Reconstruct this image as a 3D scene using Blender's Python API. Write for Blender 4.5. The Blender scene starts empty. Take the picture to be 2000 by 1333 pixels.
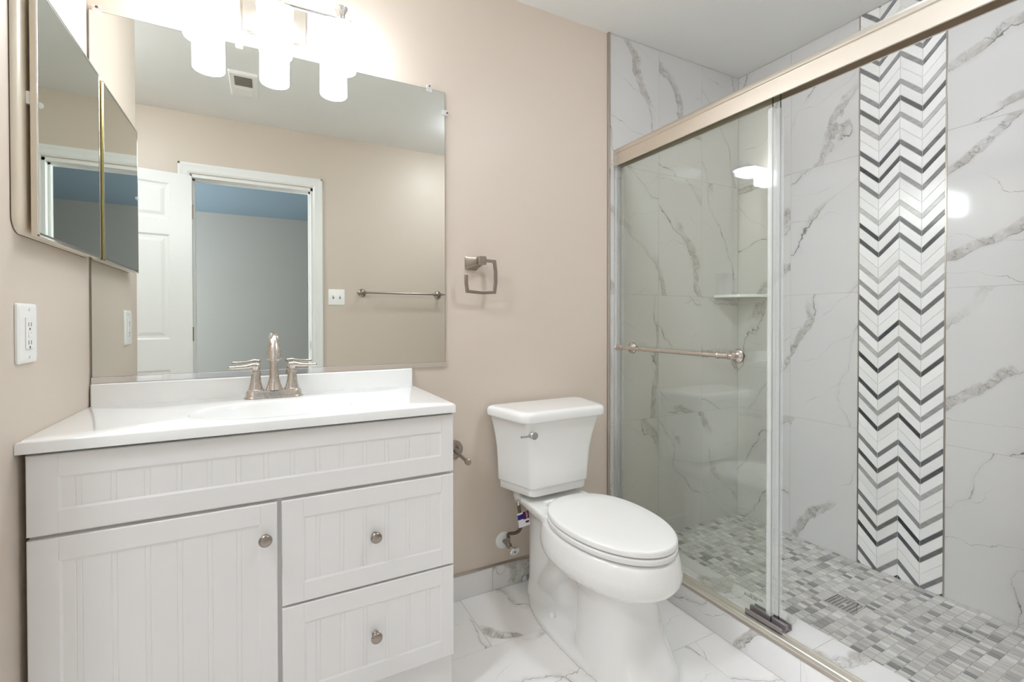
import bpy, bmesh, math, random
from mathutils import Vector, Matrix
random.seed(7)
SC = bpy.context.scene
COL = SC.collection
PI = math.pi

# ------------------------------------------------------------------ camera, world, exposure
F_PX = 919.13
cam_d = bpy.data.cameras.new('camera'); cam = bpy.data.objects.new('camera', cam_d); COL.objects.link(cam)
cam_d.sensor_width = 36.0; cam_d.lens = F_PX / 2000 * 36.0
cam_d.shift_y = (633.46 - 666.5) / 2000; cam_d.clip_start = 0.02
_a, _b, _r = math.radians(27.7475), math.radians(0.52556), math.radians(-0.07477)
_f = Vector((math.sin(_a)*math.cos(_b), math.cos(_a)*math.cos(_b), -math.sin(_b)))
_rt = Vector((math.cos(_a), -math.sin(_a), 0)); _up = _rt.cross(_f)
_rt2 = _rt*math.cos(_r) + _up*math.sin(_r); _up2 = -_rt*math.sin(_r) + _up*math.cos(_r)
_m = Matrix((_rt2, _up2, -_f)).transposed().to_4x4(); _m.translation = Vector((0.43823, -1.73966, 1.10786))
cam.matrix_world = _m
SC.camera = cam
w = bpy.data.worlds.new('world'); SC.world = w; w.use_nodes = True
w.node_tree.nodes['Background'].inputs[0].default_value = (0.55, 0.65, 0.8, 1)
w.node_tree.nodes['Background'].inputs[1].default_value = 0.3
SC.view_settings.view_transform = 'Standard'; SC.view_settings.look = 'None'
SC.view_settings.exposure = 1.3; SC.view_settings.gamma = 1.0; SC.view_settings.use_curve_mapping = False
SC.cycles.max_bounces = 14; SC.cycles.diffuse_bounces = 8; SC.cycles.glossy_bounces = 8
SC.cycles.transparent_max_bounces = 24; SC.cycles.sample_clamp_indirect = 6.0
SHADE_EMIT = 9.5
BULB_EMIT = 42.0
CEIL_FILL = 44.0  # strength of the added ceiling fill lights
BED_FILL = 21.0  # strength of the added window panel in the bedroom

# ------------------------------------------------------------------ materials
def srgb(r, g, b):
    def c(v):
        v /= 255.0
        return v/12.92 if v <= .04045 else ((v+.055)/1.055)**2.4
    return (c(r), c(g), c(b), 1)

def mat(name, col, rough=.5, metal=0., spec=.5, emit=None, es=0., coat=0.):
    m = bpy.data.materials.new(name); m.use_nodes = True
    p = m.node_tree.nodes['Principled BSDF']
    p.inputs['Base Color'].default_value = col; p.inputs['Roughness'].default_value = rough
    p.inputs['Metallic'].default_value = metal; p.inputs['Specular IOR Level'].default_value = spec
    p.inputs['Coat Weight'].default_value = coat
    if emit: p.inputs['Emission Color'].default_value = emit; p.inputs['Emission Strength'].default_value = es
    return m

class NT:
    def __init__(s, m): s.t = m.node_tree; s.p = s.t.nodes['Principled BSDF']
    def n(s, ty, **kw):
        nd = s.t.nodes.new(ty)
        for k, v in kw.items():
            if k.startswith('i_'): nd.inputs[int(k[2:])].default_value = v
            else: setattr(nd, k, v)
        return nd
    def l(s, a, b): s.t.links.new(a, b)
    def math(s, op, a, b=None, c=None, clamp=False):
        nd = s.t.nodes.new('ShaderNodeMath'); nd.operation = op; nd.use_clamp = clamp
        for i, v in enumerate((a, b, c)):
            if v is None: continue
            if isinstance(v, (int, float)): nd.inputs[i].default_value = v
            else: s.l(v, nd.inputs[i])
        return nd.outputs[0]
    def mix(s, f, a, b):
        nd = s.t.nodes.new('ShaderNodeMix'); nd.data_type = 'RGBA'
        if isinstance(f, (int, float)): nd.inputs[0].default_value = f
        else: s.l(f, nd.inputs[0])
        for i, v in ((6, a), (7, b)):
            if isinstance(v, tuple): nd.inputs[i].default_value = v
            else: s.l(v, nd.inputs[i])
        return nd.outputs[2]
    def ramp(s, f, a, b):      # smoothstep a..b -> 0..1
        nd = s.t.nodes.new('ShaderNodeMapRange'); nd.interpolation_type = 'SMOOTHSTEP'
        s.l(f, nd.inputs[0]); nd.inputs[1].default_value = a; nd.inputs[2].default_value = b
        return nd.outputs[0]
    def noise(s, vec, scale, detail=4, rough=.55, dist=0.):
        nd = s.t.nodes.new('ShaderNodeTexNoise'); s.l(vec, nd.inputs['Vector'])
        nd.inputs['Scale'].default_value = scale; nd.inputs['Detail'].default_value = detail
        nd.inputs['Roughness'].default_value = rough; nd.inputs['Distortion'].default_value = dist
        return nd.outputs[0]

def paint(name, col, rough=.55, bump=.02, scale=220):
    m = mat(name, col, rough, spec=.35); k = NT(m)
    tc = k.n('ShaderNodeTexCoord')
    nz = k.noise(tc.outputs['Object'], scale, 2)
    bp = k.n('ShaderNodeBump'); bp.inputs['Strength'].default_value = bump; bp.inputs['Distance'].default_value = .002
    k.l(nz, bp.inputs['Height']); k.l(bp.outputs[0], k.p.inputs['Normal'])
    n2 = k.noise(tc.outputs['Object'], 1.7, 3)
    dark = tuple(c*.96 for c in col[:3]) + (1,)
    k.l(k.mix(n2, dark, col), k.p.inputs['Base Color'])
    return m

def brushed(name, col, rough=.3, axis=0):
    m = mat(name, col, rough, 1.0); k = NT(m)
    tc = k.n('ShaderNodeTexCoord'); mp = k.n('ShaderNodeMapping')
    s = [220, 220, 220]; s[axis] = 4
    mp.inputs['Scale'].default_value = s
    k.l(tc.outputs['Object'], mp.inputs['Vector'])
    nz = k.noise(mp.outputs[0], 3, 2)
    k.l(k.math('MULTIPLY_ADD', nz, .12, rough-.06), k.p.inputs['Roughness'])
    return m

def marble(name, plane, theta, base=(.625, .612, .594, 1), rough=.07, strength=1.0, spread=1.5):
    """white porcelain with long warped veins; each tile shifts and turns the pattern by its own random colour"""
    m = mat(name, base, rough, spec=.5); k = NT(m)
    tc = k.n('ShaderNodeTexCoord'); at = k.n('ShaderNodeAttribute'); at.attribute_name = 'rnd'
    sc = k.n('ShaderNodeVectorMath'); sc.operation = 'SCALE'; sc.inputs['Scale'].default_value = 17.0
    k.l(at.outputs['Color'], sc.inputs[0])
    ad = k.n('ShaderNodeVectorMath'); ad.operation = 'ADD'
    k.l(tc.outputs['Object'], ad.inputs[0]); k.l(sc.outputs[0], ad.inputs[1]); v = ad.outputs[0]
    sx = k.n('ShaderNodeSeparateXYZ'); k.l(v, sx.inputs[0]); pu, pv = sx.outputs[plane[0]], sx.outputs[plane[1]]
    rc = k.n('ShaderNodeSeparateColor'); k.l(at.outputs['Color'], rc.inputs[0])
    def cen(o, amp): return k.math('MULTIPLY', k.math('SUBTRACT', o, .5), amp)
    w1 = cen(k.noise(v, 2.6, 2, .5), .36); w2 = cen(k.noise(v, 11, 3, .6), .060); w3 = cen(k.noise(v, 55, 3, .6), .012)
    warp = k.math('ADD', k.math('ADD', w1, w2), w3)
    def family(th, spacing, wmin, wvar, wsc):
        ang = k.math('MULTIPLY_ADD', k.math('SUBTRACT', rc.outputs[1], .5), spread, th)
        u = k.math('ADD', k.math('ADD', k.math('MULTIPLY', pu, k.math('COSINE', ang)), k.math('MULTIPLY', pv, k.math('SINE', ang))), warp)
        f = k.math('SUBTRACT', k.math('FRACT', k.math('DIVIDE', u, spacing)), .5)
        sd = k.math('MULTIPLY', f, spacing); d = k.math('ABSOLUTE', sd)
        wd = k.math('MULTIPLY_ADD', k.ramp(k.noise(v, wsc, 3, .6), .38, .72), wvar, wmin)
        return sd, d, k.math('SUBTRACT', 1.0, k.ramp(k.math('DIVIDE', d, wd), .25, 1.0))
    sA, dA, lA = family(theta, .26, .0008, .0036, 9)
    sB, dB, lB = family(theta+.85, .19, .0006, .0020, 12)
    mA = k.ramp(k.noise(v, 2.1, 2, .5), .37, .49); mB = k.ramp(k.noise(v, 2.9, 2, .5), .46, .56)
    brk = k.math('MULTIPLY_ADD', k.ramp(k.noise(v, 16, 3, .6), .35, .6), .75, .25)
    halo = k.math('MULTIPLY', k.math('SUBTRACT', 1.0, k.ramp(dA, .0, .020)), mA)
    big = k.ramp(k.noise(v, 1.6, 1, .5), .50, .56)
    edge = k.math('MULTIPLY', k.ramp(sA, .0, .003), k.math('SUBTRACT', 1.0, k.ramp(sA, .030, .048)))
    pn = k.noise(v, 18, 6, .66, .7); pd = k.math('ABSOLUTE', k.math('SUBTRACT', k.noise(v, 13, 5, .6, .5), .5))
    patch = k.math('MULTIPLY', k.math('MULTIPLY', edge, big), k.ramp(pn, .25, .62))
    pl = k.math('MULTIPLY', k.math('MULTIPLY', k.math('SUBTRACT', 1.0, k.ramp(pd, .002, .022)), edge), big)
    cloud = k.ramp(k.noise(v, 2.0, 4, .55), .45, .8)
    col = k.mix(k.math('MULTIPLY', cloud, .08), base, (.60, .585, .56, 1))
    col = k.mix(k.math('MULTIPLY', halo, .20*strength), col, (.42, .41, .39, 1))
    col = k.mix(k.math('MULTIPLY', patch, .74*strength), col, (.38, .35, .31, 1))
    col = k.mix(k.math('MULTIPLY', pl, .55*strength), col, (.20, .185, .17, 1))
    col = k.mix(k.math('MULTIPLY', k.math('MULTIPLY', lB, mB), .6*strength), col, (.27, .26, .25, 1))
    col = k.mix(k.math('MULTIPLY', k.math('MULTIPLY', lA, mA), k.math('MULTIPLY', brk, .9*strength)), col, (.13, .125, .12, 1))
    k.l(col, k.p.inputs['Base Color'])
    return m

def stone_attr(name, rough, axis, streak=.5):
    """small stone tiles: the colour of each tile is its own attribute, streaked along one axis"""
    m = mat(name, (.6, .6, .6, 1), rough); k = NT(m)
    at = k.n('ShaderNodeAttribute'); at.attribute_name = 'rnd'
    tc = k.n('ShaderNodeTexCoord')
    sc = k.n('ShaderNodeVectorMath'); sc.operation = 'SCALE'; sc.inputs['Scale'].default_value = 31.0
    k.l(at.outputs['Color'], sc.inputs[0])
    ad = k.n('ShaderNodeVectorMath'); ad.operation = 'ADD'; k.l(tc.outputs['Object'], ad.inputs[0]); k.l(sc.outputs[0], ad.inputs[1])
    mp = k.n('ShaderNodeMapping'); mp.inputs['Scale'].default_value = axis
    k.l(ad.outputs[0], mp.inputs['Vector'])
    n1 = k.noise(mp.outputs[0], 10, 5, .65, .6)
    sp = k.n('ShaderNodeSeparateColor'); k.l(at.outputs['Color'], sp.inputs[0])
    shade = k.math('ADD', sp.outputs[0], k.math('MULTIPLY', k.math('SUBTRACT', n1, .5), k.math('MULTIPLY', sp.outputs[1], streak)), clamp=True)
    cr = k.n('ShaderNodeValToRGB'); k.l(shade, cr.inputs[0])
    e = cr.color_ramp.elements
    e[0].position = 0; e[0].color = (.02, .023, .028, 1)
    e[1].position = 1; e[1].color = (.84, .83, .81, 1)
    for p_, c_ in ((.25, (.10, .105, .115, 1)), (.5, (.30, .30, .30, 1)), (.75, (.58, .565, .54, 1))):
        x = e.new(p_); x.color = c_
    warm = k.mix(k.math('MULTIPLY', sp.outputs[2], .5), cr.outputs[0], (.62, .56, .49, 1))
    k.l(warm, k.p.inputs['Base Color'])
    return m

def glass_mat(name, tint, edge=False):
    m = bpy.data.materials.new(name); m.use_nodes = True; t = m.node_tree; t.nodes.clear()
    o = t.nodes.new('ShaderNodeOutputMaterial'); mx = t.nodes.new('ShaderNodeMixShader')
    tr = t.nodes.new('ShaderNodeBsdfTransparent'); tr.inputs[0].default_value = tint
    gl = t.nodes.new('ShaderNodeBsdfGlossy'); gl.inputs['Roughness'].default_value = 0.0; gl.inputs[0].default_value = (1, 1, 1, 1)
    fr = t.nodes.new('ShaderNodeFresnel'); fr.inputs[0].default_value = 1.52
    # facing-independent: a thin pane reflects alike from both sides
    geo = t.nodes.new('ShaderNodeNewGeometry'); mr_ = t.nodes.new('ShaderNodeMapRange')
    mr_.inputs[3].default_value = 1.52; mr_.inputs[4].default_value = 1/1.52
    t.links.new(geo.outputs['Backfacing'], mr_.inputs[0]); t.links.new(mr_.outputs[0], fr.inputs[0])
    t.links.new(fr.outputs[0], mx.inputs[0]); t.links.new(tr.outputs[0], mx.inputs[1]); t.links.new(gl.outputs[0], mx.inputs[2])
    t.links.new(mx.outputs[0], o.inputs[0])
    return m

def sheer(name, col, alpha, rough=.3):
    m = mat(name, col, rough); m.node_tree.nodes['Principled BSDF'].inputs['Alpha'].default_value = alpha
    return m

M = dict(
    wall=paint('beige_wall_paint', srgb(214, 201, 187), .42),
    ceil=paint('white_ceiling_paint', srgb(238, 238, 235), .7),
    bedroom=paint('grey_room_paint', srgb(158, 154, 148), .6),
    bedceil=paint('blue_grey_ceiling', srgb(136, 154, 166), .7),  # even blue-grey tone for the bedroom ceiling
    trim=mat('white_trim_paint', srgb(232, 233, 230), .3),
    cab=mat('white_cabinet_thermofoil', srgb(232, 230, 228), .28),
    cabin=mat('cabinet_box_interior', srgb(120, 116, 112), .6),
    top=mat('cultured_marble_white', srgb(240, 240, 238), .09),
    ceramic=mat('white_vitreous_china', srgb(238, 237, 234), .05, coat=.3),
    seat=mat('white_seat_plastic', srgb(238, 237, 234), .16),
    nickel=brushed('brushed_nickel', srgb(208, 199, 191), .26, 2),
    nickel_d=brushed('satin_bronze_nickel', srgb(164, 153, 144), .3, 0),
    chrome=mat('chrome', (.86, .86, .87, 1), .05, 1.0),
    champ=brushed('champagne_aluminium', srgb(226, 218, 207), .34, 1),
    track=brushed('polished_gold_track', srgb(238, 232, 222), .34, 1),
    edge_trim=brushed('tile_edge_trim_metal', srgb(190, 182, 174), .3, 2),
    mirror=mat('silvered_mirror', (.77, .79, .755, 1), .0, 1.0),
    mirror2=mat('old_silvered_mirror', (.68, .70, .655, 1), .01, 1.0),
    mback=mat('mirror_edge', srgb(96, 92, 84), .4),
    brass=mat('brass_hinge', srgb(206, 186, 120), .25, 1.0),
    cream=mat('cream_enamel', srgb(222, 210, 190), .35),
    grime=mat('old_caulk_line', srgb(96, 84, 70), .8),
    clear=sheer('clear_plastic', (.9, .9, .9, 1), .28, .1),
    seal=sheer('clear_vinyl_seal', (.82, .82, .81, 1), .3, .2),
    glass=glass_mat('shower_glass', (.972, .982, .966, 1)),
    glass_edge=mat('glass_cut_edge', srgb(40, 52, 46), .15),
    rubber=mat('black_rubber', srgb(28, 28, 28), .5),
    guide=mat('grey_guide_plastic', srgb(146, 138, 138), .35, .5),
    dark=mat('dark_recess', srgb(24, 22, 20), .8),
    marble_b=marble('marble_tile_wall', (0, 2), .55),
    marble_r=marble('marble_tile_side', (1, 2), .75),
    marble_f=marble('marble_tile_floor', (0, 1), .5, (.90, .885, .87, 1), .10),
    marble_c=marble('marble_tile_trim', (1, 2), .4, (.78, .765, .75, 1), .12, .9),
    grout=mat('grey_grout', srgb(178, 172, 164), .85),
    grout_l=mat('pale_grout', srgb(218, 214, 208), .85),
    chev=stone_attr('chevron_stone', .18, (1, 1, 6)),
    mosaic=stone_attr('mosaic_stone', .28, (3, .8, 1), .7),
    plastic=mat('white_plastic', srgb(242, 241, 238), .25),
    slot=mat('dark_slot', srgb(90, 84, 80), .6),
    grille=mat('beige_grille', srgb(150, 142, 128), .6),
    shade=mat('lit_frosted_glass', (1, .98, .95, 1), .4, emit=(.88, .93, 1.0, 1), es=SHADE_EMIT),
    bulb=mat('lit_bulb', (1, 1, 1, 1), .4, emit=(.90, .95, 1.0, 1), es=BULB_EMIT),
    fill_lamp2=mat('added_dim_fill_diffuser', (1, 1, 1, 1), .5, emit=(.83, .905, 1.0, 1), es=CEIL_FILL*.62),
    lamp=mat('added_fill_diffuser', (1, 1, 1, 1), .5, emit=(.83, .905, 1.0, 1), es=CEIL_FILL),  # emitters of the added, unseen ceiling fill lights
    win_fill=mat('added_window_glow', (1, 1, 1, 1), .5, emit=(.86, .93, 1.0, 1), es=BED_FILL),  # glowing pane of the added bedroom window
    hose=brushed('braided_steel_hose', srgb(112, 104, 96), .4, 2),
    tag_blue=mat('tag_blue', srgb(18, 24, 130), .4), tag_red=mat('tag_maroon', srgb(96, 6, 62), .4),
    tag_white=mat('tag_white', srgb(240, 238, 240), .4), tag_black=mat('tag_black', srgb(30, 30, 36), .5), tag_yellow=mat('tag_yellow', srgb(225, 222, 120), .5),
    etch=mat('black_etched_print', srgb(60, 60, 58), .6),
    carpet=mat('bedroom_carpet', srgb(150, 142, 132), .9),
)

# ------------------------------------------------------------------ mesh helpers
def new(): return bmesh.new()

def obj(name, bm, mats, parent=None, loc=(0, 0, 0), smooth=False, bevel=0., seg=2, angle=35, world=True):
    """link bm as ONE mesh object. Vertices are given in world space (world=True); the origin goes to loc."""
    if isinstance(mats, str) or not isinstance(mats, (list, tuple)): mats = [mats]
    L = Vector(loc)
    if world and L.length > 0: bmesh.ops.translate(bm, verts=bm.verts, vec=-L)
    bmesh.ops.recalc_face_normals(bm, faces=bm.faces)
    me = bpy.data.meshes.new(name); bm.to_mesh(me); bm.free()
    for m in mats: me.materials.append(M[m] if isinstance(m, str) else m)
    if smooth:
        me.polygons.foreach_set('use_smooth', [True]*len(me.polygons)); me.set_sharp_from_angle(angle=math.radians(angle))
    o = bpy.data.objects.new(name, me); COL.objects.link(o)
    if parent is not None:
        o.parent = parent
        off = parent.get('_off')
        o.location = tuple(-v for v in off) if off is not None else (0, 0, 0)
    else: o.location = L
    if bevel > 0:
        b = o.modifiers.new('bevel', 'BEVEL'); b.width = bevel; b.segments = seg; b.limit_method = 'ANGLE'; b.angle_limit = math.radians(40)
        b.harden_normals = False
        if not smooth:
            me.polygons.foreach_set('use_smooth', [True]*len(me.polygons)); me.set_sharp_from_angle(angle=math.radians(30))
    return o

def thing(name, label, cat, loc, group=None, rotz=0.):
    e = bpy.data.objects.new(name, None); COL.objects.link(e); e.empty_display_size = .05
    e.location = loc; e.rotation_euler = (0, 0, rotz)
    e['label'] = label; e['category'] = cat
    if group: e['group'] = group
    if rotz == 0.: e['_off'] = tuple(loc)
    return e

def tag(o, label, cat, group=None, kind=None):
    o['label'] = label; o['category'] = cat
    if group: o['group'] = group
    if kind: o['kind'] = kind
    return o

def struct(name, bm, mats, label, cat, **kw):
    o = obj(name, bm, mats, **kw); return tag(o, label, cat, kind='structure')

def box(bm, x0, x1, y0, y1, z0, z1, mi=0):
    vs = [bm.verts.new((x, y, z)) for x in (x0, x1) for y in (y0, y1) for z in (z0, z1)]
    for q in ((0, 1, 3, 2), (4, 6, 7, 5), (0, 4, 5, 1), (2, 3, 7, 6), (0, 2, 6, 4), (1, 5, 7, 3)):
        f = bm.faces.new([vs[i] for i in q]); f.material_index = mi
    return vs

def frame_of(d):
    d = Vector(d).normalized()
    u = d.cross(Vector((0, 0, 1)))
    if u.length < 1e-4: u = Vector((1, 0, 0))
    u.normalize(); return d, u, d.cross(u).normalized()

def lathe(bm, o, axis, prof, seg=32, mi=0, cap=True):
    """prof: list of (radius, height along axis)"""
    o = Vector(o); d, u, v = frame_of(axis); rings = []
    for r, h in prof:
        if r < 1e-6: rings.append([bm.verts.new(o+d*h)])
        else: rings.append([bm.verts.new(o+d*h+(u*math.cos(2*PI*i/seg)+v*math.sin(2*PI*i/seg))*r) for i in range(seg)])
    for a, b in zip(rings, rings[1:]):
        for i in range(seg):
            j = (i+1) % seg
            if len(a) == 1 and len(b) == 1: continue
            if len(a) == 1: f = bm.faces.new((a[0], b[i], b[j]))
            elif len(b) == 1: f = bm.faces.new((a[i], b[0], a[j]))
            else: f = bm.faces.new((a[i], b[i], b[j], a[j]))
            f.material_index = mi
    if cap:
        for rg in (rings[0], rings[-1]):
            if len(rg) > 1: f = bm.faces.new(rg); f.material_index = mi

def cyl(bm, a, b, r, seg=24, mi=0, r2=None):
    a, b = Vector(a), Vector(b)
    lathe(bm, a, b-a, [(r, 0), (r if r2 is None else r2, (b-a).length)], seg, mi)

def loft(bm, rings, mi=0, caps=True, closed=True):
    vr = [[bm.verts.new(p) for p in r] for r in rings]; n = len(vr[0])
    for a, b in zip(vr, vr[1:]):
        for i in range(n if closed else n-1):
            j = (i+1) % n
            f = bm.faces.new((a[i], b[i], b[j], a[j])); f.material_index = mi
    if caps:
        for r in (vr[0], vr[-1]): f = bm.faces.new(r); f.material_index = mi
    return vr

def tube(bm, pts, rad, seg=14, mi=0):
    pts = [Vector(p) for p in pts]; n = len(pts)
    if isinstance(rad, (int, float)): rad = [rad]*n
    ref = None; rings = []
    for i, p in enumerate(pts):
        d = (pts[min(i+1, n-1)]-pts[max(i-1, 0)]).normalized()
        if ref is None: _, u, v = frame_of(d)
        else:
            u = (ref-d*ref.dot(d)).normalized(); v = d.cross(u).normalized()
        ref = u
        rings.append([p+(u*math.cos(2*PI*k/seg)+v*math.sin(2*PI*k/seg))*rad[i] for k in range(seg)])
    loft(bm, rings, mi)

def bez(p0, p1, p2, p3, n=12):
    P = [Vector(p) for p in (p0, p1, p2, p3)]; o = []
    for i in range(n+1):
        t = i/n; o.append(P[0]*(1-t)**3+P[1]*3*t*(1-t)**2+P[2]*3*t*t*(1-t)+P[3]*t**3)
    return o

def prism(bm, pts, axis, a, b, mi=0):
    """extrude a 2-D outline along axis (0,1,2) from a to b"""
    def mk(p, h):
        q = list(p); q.insert(axis, h); return q
    loft(bm, [[mk(p, a) for p in pts], [mk(p, b) for p in pts]], mi)

def roundpoly(pts, r, seg=5):
    out = []; n = len(pts)
    for i in range(n):
        p = Vector(pts[i]); a = Vector(pts[i-1]); b = Vector(pts[(i+1) % n])
        ri = r[i] if isinstance(r, (list, tuple)) else r
        da = (a-p).normalized(); db = (b-p).normalized()
        ang = da.angle(db); t = min(ri/math.tan(ang/2), .48*min((a-p).length, (b-p).length)); rr = t*math.tan(ang/2)
        c = p+(da+db).normalized()*(rr/math.sin(ang/2))
        s = p+da*t-c; e = p+db*t-c
        a0 = math.atan2(s.y, s.x); a1 = math.atan2(e.y, e.x); dd = a1-a0
        while dd > PI: dd -= 2*PI
        while dd < -PI: dd += 2*PI
        for k in range(seg+1):
            q = a0+dd*k/seg; out.append((c.x+rr*math.cos(q), c.y+rr*math.sin(q)))
    return out

def egg(a, yc, bf, bb, z, n=2.2, N=48):
    o = []
    for i in range(N):
        t = 2*PI*i/N; c, s = math.cos(t), math.sin(t)
        x = a*math.copysign(abs(c)**(2/n), c); yy = math.copysign(abs(s)**(2/n), s)
        o.append((x, yc + yy*(bb if yy > 0 else bf), z))
    return o

def tiles(bm, lay, fn, us, vs, gap=.0012, h=.0008, mi=0, seed=0, brick=None):
    """raised quads on a plane; fn(u, v, h) -> point. us/vs are joint positions"""
    rd = random.Random(seed)
    for j in range(len(vs)-1):
        uu = us if brick is None else brick[j % len(brick)]
        for i in range(len(uu)-1):
            u0, u1, v0, v1 = uu[i]+gap/2, uu[i+1]-gap/2, vs[j]+gap/2, vs[j+1]-gap/2
            c = (rd.random(), rd.random(), rd.random(), 1)
            e = .0008
            lo = [bm.verts.new(fn(u, v, 0)) for u, v in ((u0, v0), (u1, v0), (u1, v1), (u0, v1))]
            hi = [bm.verts.new(fn(u, v, h)) for u, v in ((u0+e, v0+e), (u1-e, v0+e), (u1-e, v1-e), (u0+e, v1-e))]
            fs = [bm.faces.new(hi)] + [bm.faces.new((lo[k], lo[(k+1) % 4], hi[(k+1) % 4], hi[k])) for k in range(4)]
            for f in fs:
                f.material_index = mi
                for lp in f.loops: lp[lay] = c

def tile_layer(bm): return bm.loops.layers.float_color.new('rnd')

H = 2.44
XT, XW, XC = 1.866, 2.7646, 1.838         # tile edge, shower side wall, curb face
YF = -1.92                                # wall with the doorway
YS = -1.53                                # far end of the shower
ZJ = [.0171, .6225, 1.2279, 1.8333, 2.4387]

# ------------------------------------------------------------------ room shell
def slab(bm, x0, x1, y0, y1, z0, z1): box(bm, x0, x1, y0, y1, z0, z1)
b = new(); box(b, -.85, 2.9, 0, .12, 0, H); struct('wall_back', b, 'wall', 'beige painted wall behind the vanity and toilet', 'wall')
b = new(); box(b, -.10, 0, -.575, 0, 0, H); struct('wall_left', b, 'wall', 'short beige wall beside the vanity carrying the medicine cabinet', 'wall', bevel=.004)
b = new(); box(b, -.95, -.85, YF, .12, 0, H); struct('wall_alcove', b, 'wall', 'beige wall of the niche the open door swings into', 'wall')
b = new(); box(b, -.85, -.10, -.105, 0, 0, H); struct('wall_alcove_end', b, 'wall', 'beige end wall of the door niche', 'wall')
# wall with the doorway
b = new(); box(b, -.95, .012, YF-.11, YF, 0, H); box(b, .752, 2.9, YF-.11, YF, 0, H); box(b, .012, .752, YF-.11, YF, 2.047, H)
struct('wall_front', b, 'wall', 'beige wall with the doorway facing the mirror', 'wall')
b = new(); box(b, -.95, 2.9, YF-.11, .12, H, H+.05); struct('ceiling', b, 'ceil', 'flat white bathroom ceiling', 'ceiling')
# bathroom floor: 24x12 in tiles
b = new(); lay = tile_layer(b)
box(b, -.95, XC+.02, YF-.11, .0, -.05, 0, 1)
def xs(off): return [x for x in [off-.6096*k for k in range(5, 0, -1)]+[off+.6096*k for k in range(3)] if -1.6 < x < 2.5]
rows = [xs(1.115), xs(1.41), xs(1.705)]
ys = [-.3048*k-.0 for k in range(8)][::-1]
def fl(u, v, h): return (min(max(u, -.949), XC+.019), max(v, YF-.10), h)
clip = lambda L: [-.948]+[x for x in L if -.94 < x < XC-.01]+[XC+.018]
ysf = [max(y, YF-.10) for y in ys]
nb = len(ysf)-1
tiles(b, lay, fl, None, ysf, mi=0, seed=23, brick=[clip(rows[(nb-1-j) % 3]) for j in range(nb)])
struct('floor', b, ['marble_f', 'grout'], 'white marble look tiled bathroom floor', 'floor')
# baseboard
b = new(); lay = tile_layer(b)
box(b, .93, XT-.002, -.0095, 0, 0, .0975, 1)
tiles(b, lay, lambda u, v, h: (u, -.0095-h, v), [.93, 1.258, XT-.002], [.001, .097], mi=0, seed=4)
prism(b, [(-.0125, .0975), (0, .0975), (0, .1035), (-.004, .1045), (-.0125, .1005)], 0, .93, XT-.002, 2)
struct('baseboard_back', b, ['marble_c', 'grout', 'edge_trim'], 'marble tile baseboard with metal top edge behind the toilet', 'baseboard')
b = new(); box(b, .815, 1.84, YF, YF+.012, 0, .09); box(b, -.85, -.05, YF, YF+.012, 0, .09)
struct('baseboard_front', b, 'trim', 'white baseboard beside the doorway', 'baseboard', bevel=.003)

# shower walls
b = new(); lay = tile_layer(b)
box(b, XT, XW+.01, -.009, 0, 0, H-.001, 1)
tiles(b, lay, lambda u, v, h: (u, -.009-h, v), [XT, 2.1715, 2.4765, XW], ZJ, mi=0, seed=11)
struct('wall_shower_back', b, ['marble_b', 'grout'], 'marble tiled end wall of the shower beside the toilet', 'wall')
b = new(); prism(b, [(XT-.012, -.0115), (XT-.012, 0), (XT, 0), (XT, -.0115), (XT-.003, -.0135), (XT-.009, -.0135)], 2, .1035, H-.0005)
struct('trim_2', b, 'edge_trim', 'thin metal trim edging the shower tile', 'trim')
YA, YB = -.6125, -.911
b = new(); lay = tile_layer(b)
box(b, XW+.001, XW+.13, YF, .0, 0, H-.001, 1)
fw_ = lambda u, v, h: (XW+.001-h, -u, v)
tiles(b, lay, fw_, [.0095, .3053, -YA], ZJ, mi=0, seed=61)
tiles(b, lay, fw_, [-YB, 1.2159, 1.5207], ZJ, mi=0, seed=65)
struct('wall_right', b, ['marble_r', 'grout'], 'long marble tiled wall of the shower', 'wall')
b = new(); lay = tile_layer(b)
box(b, XC, XW, YF, YS, 0, H-.001, 1)
tiles(b, lay, lambda u, v, h: (u, YS+h, v), [XC, 2.145, 2.45, XW], ZJ, mi=0, seed=8)
struct('wall_shower_front', b, ['marble_b', 'grout'], 'marble tiled wall at the near end of the shower', 'wall')
# chevron strip
b = new(); lay = tile_layer(b)
box(b, XW-.001, XW+.002, YB, YA, .03, H-.001, 1)
rd = random.Random(31); cw = (YA-YB)/4; g = .0022; x0, x1 = XW-.001, XW-.0035
z = -.12; k = 0; pat = []
while z < H+.15:
    t = .0222 if k % 8 in (0, 2, 4) else .0455
    if k % 8 in (0, 2, 4): pat.append((z, t, True))
    else: pat.append((z, t, False))
    z += t; k += 1
    if k % 8 == 7: k += 1
sub = new(); sl = tile_layer(sub)
for (z, t, dark) in pat:
    base = rd.choice([.04, .06, .08, .1, .12, .14, .28, .34, .5, .62]) if dark else None
    for c in range(4):
        y0, y1 = YA-c*cw-g/2, YA-(c+1)*cw+g/2
        dz = cw*1.0
        za, zb = (z+dz, z) if c % 2 == 0 else (z, z+dz)
        if dark:
            s = min(.8, max(.03, base+rd.uniform(-.08, .14))); c4 = (s, .75, rd.random()*.35, 1)
        else: c4 = (rd.uniform(.93, 1.0), .12, rd.random()*.12, 1)
        q = [(y0, za+g*.6), (y1, zb+g*.6), (y1, zb+t-g*.6), (y0, za+t-g*.6)]
        lo = [sub.verts.new((x0, y, zz)) for y, zz in q]; hi = [sub.verts.new((x1, y, zz)) for y, zz in q]
        for f in [sub.faces.new(hi)]+[sub.faces.new((lo[i], lo[(i+1) % 4], hi[(i+1) % 4], hi[i])) for i in range(4)]:
            for lp in f.loops: lp[sl] = c4
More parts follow.
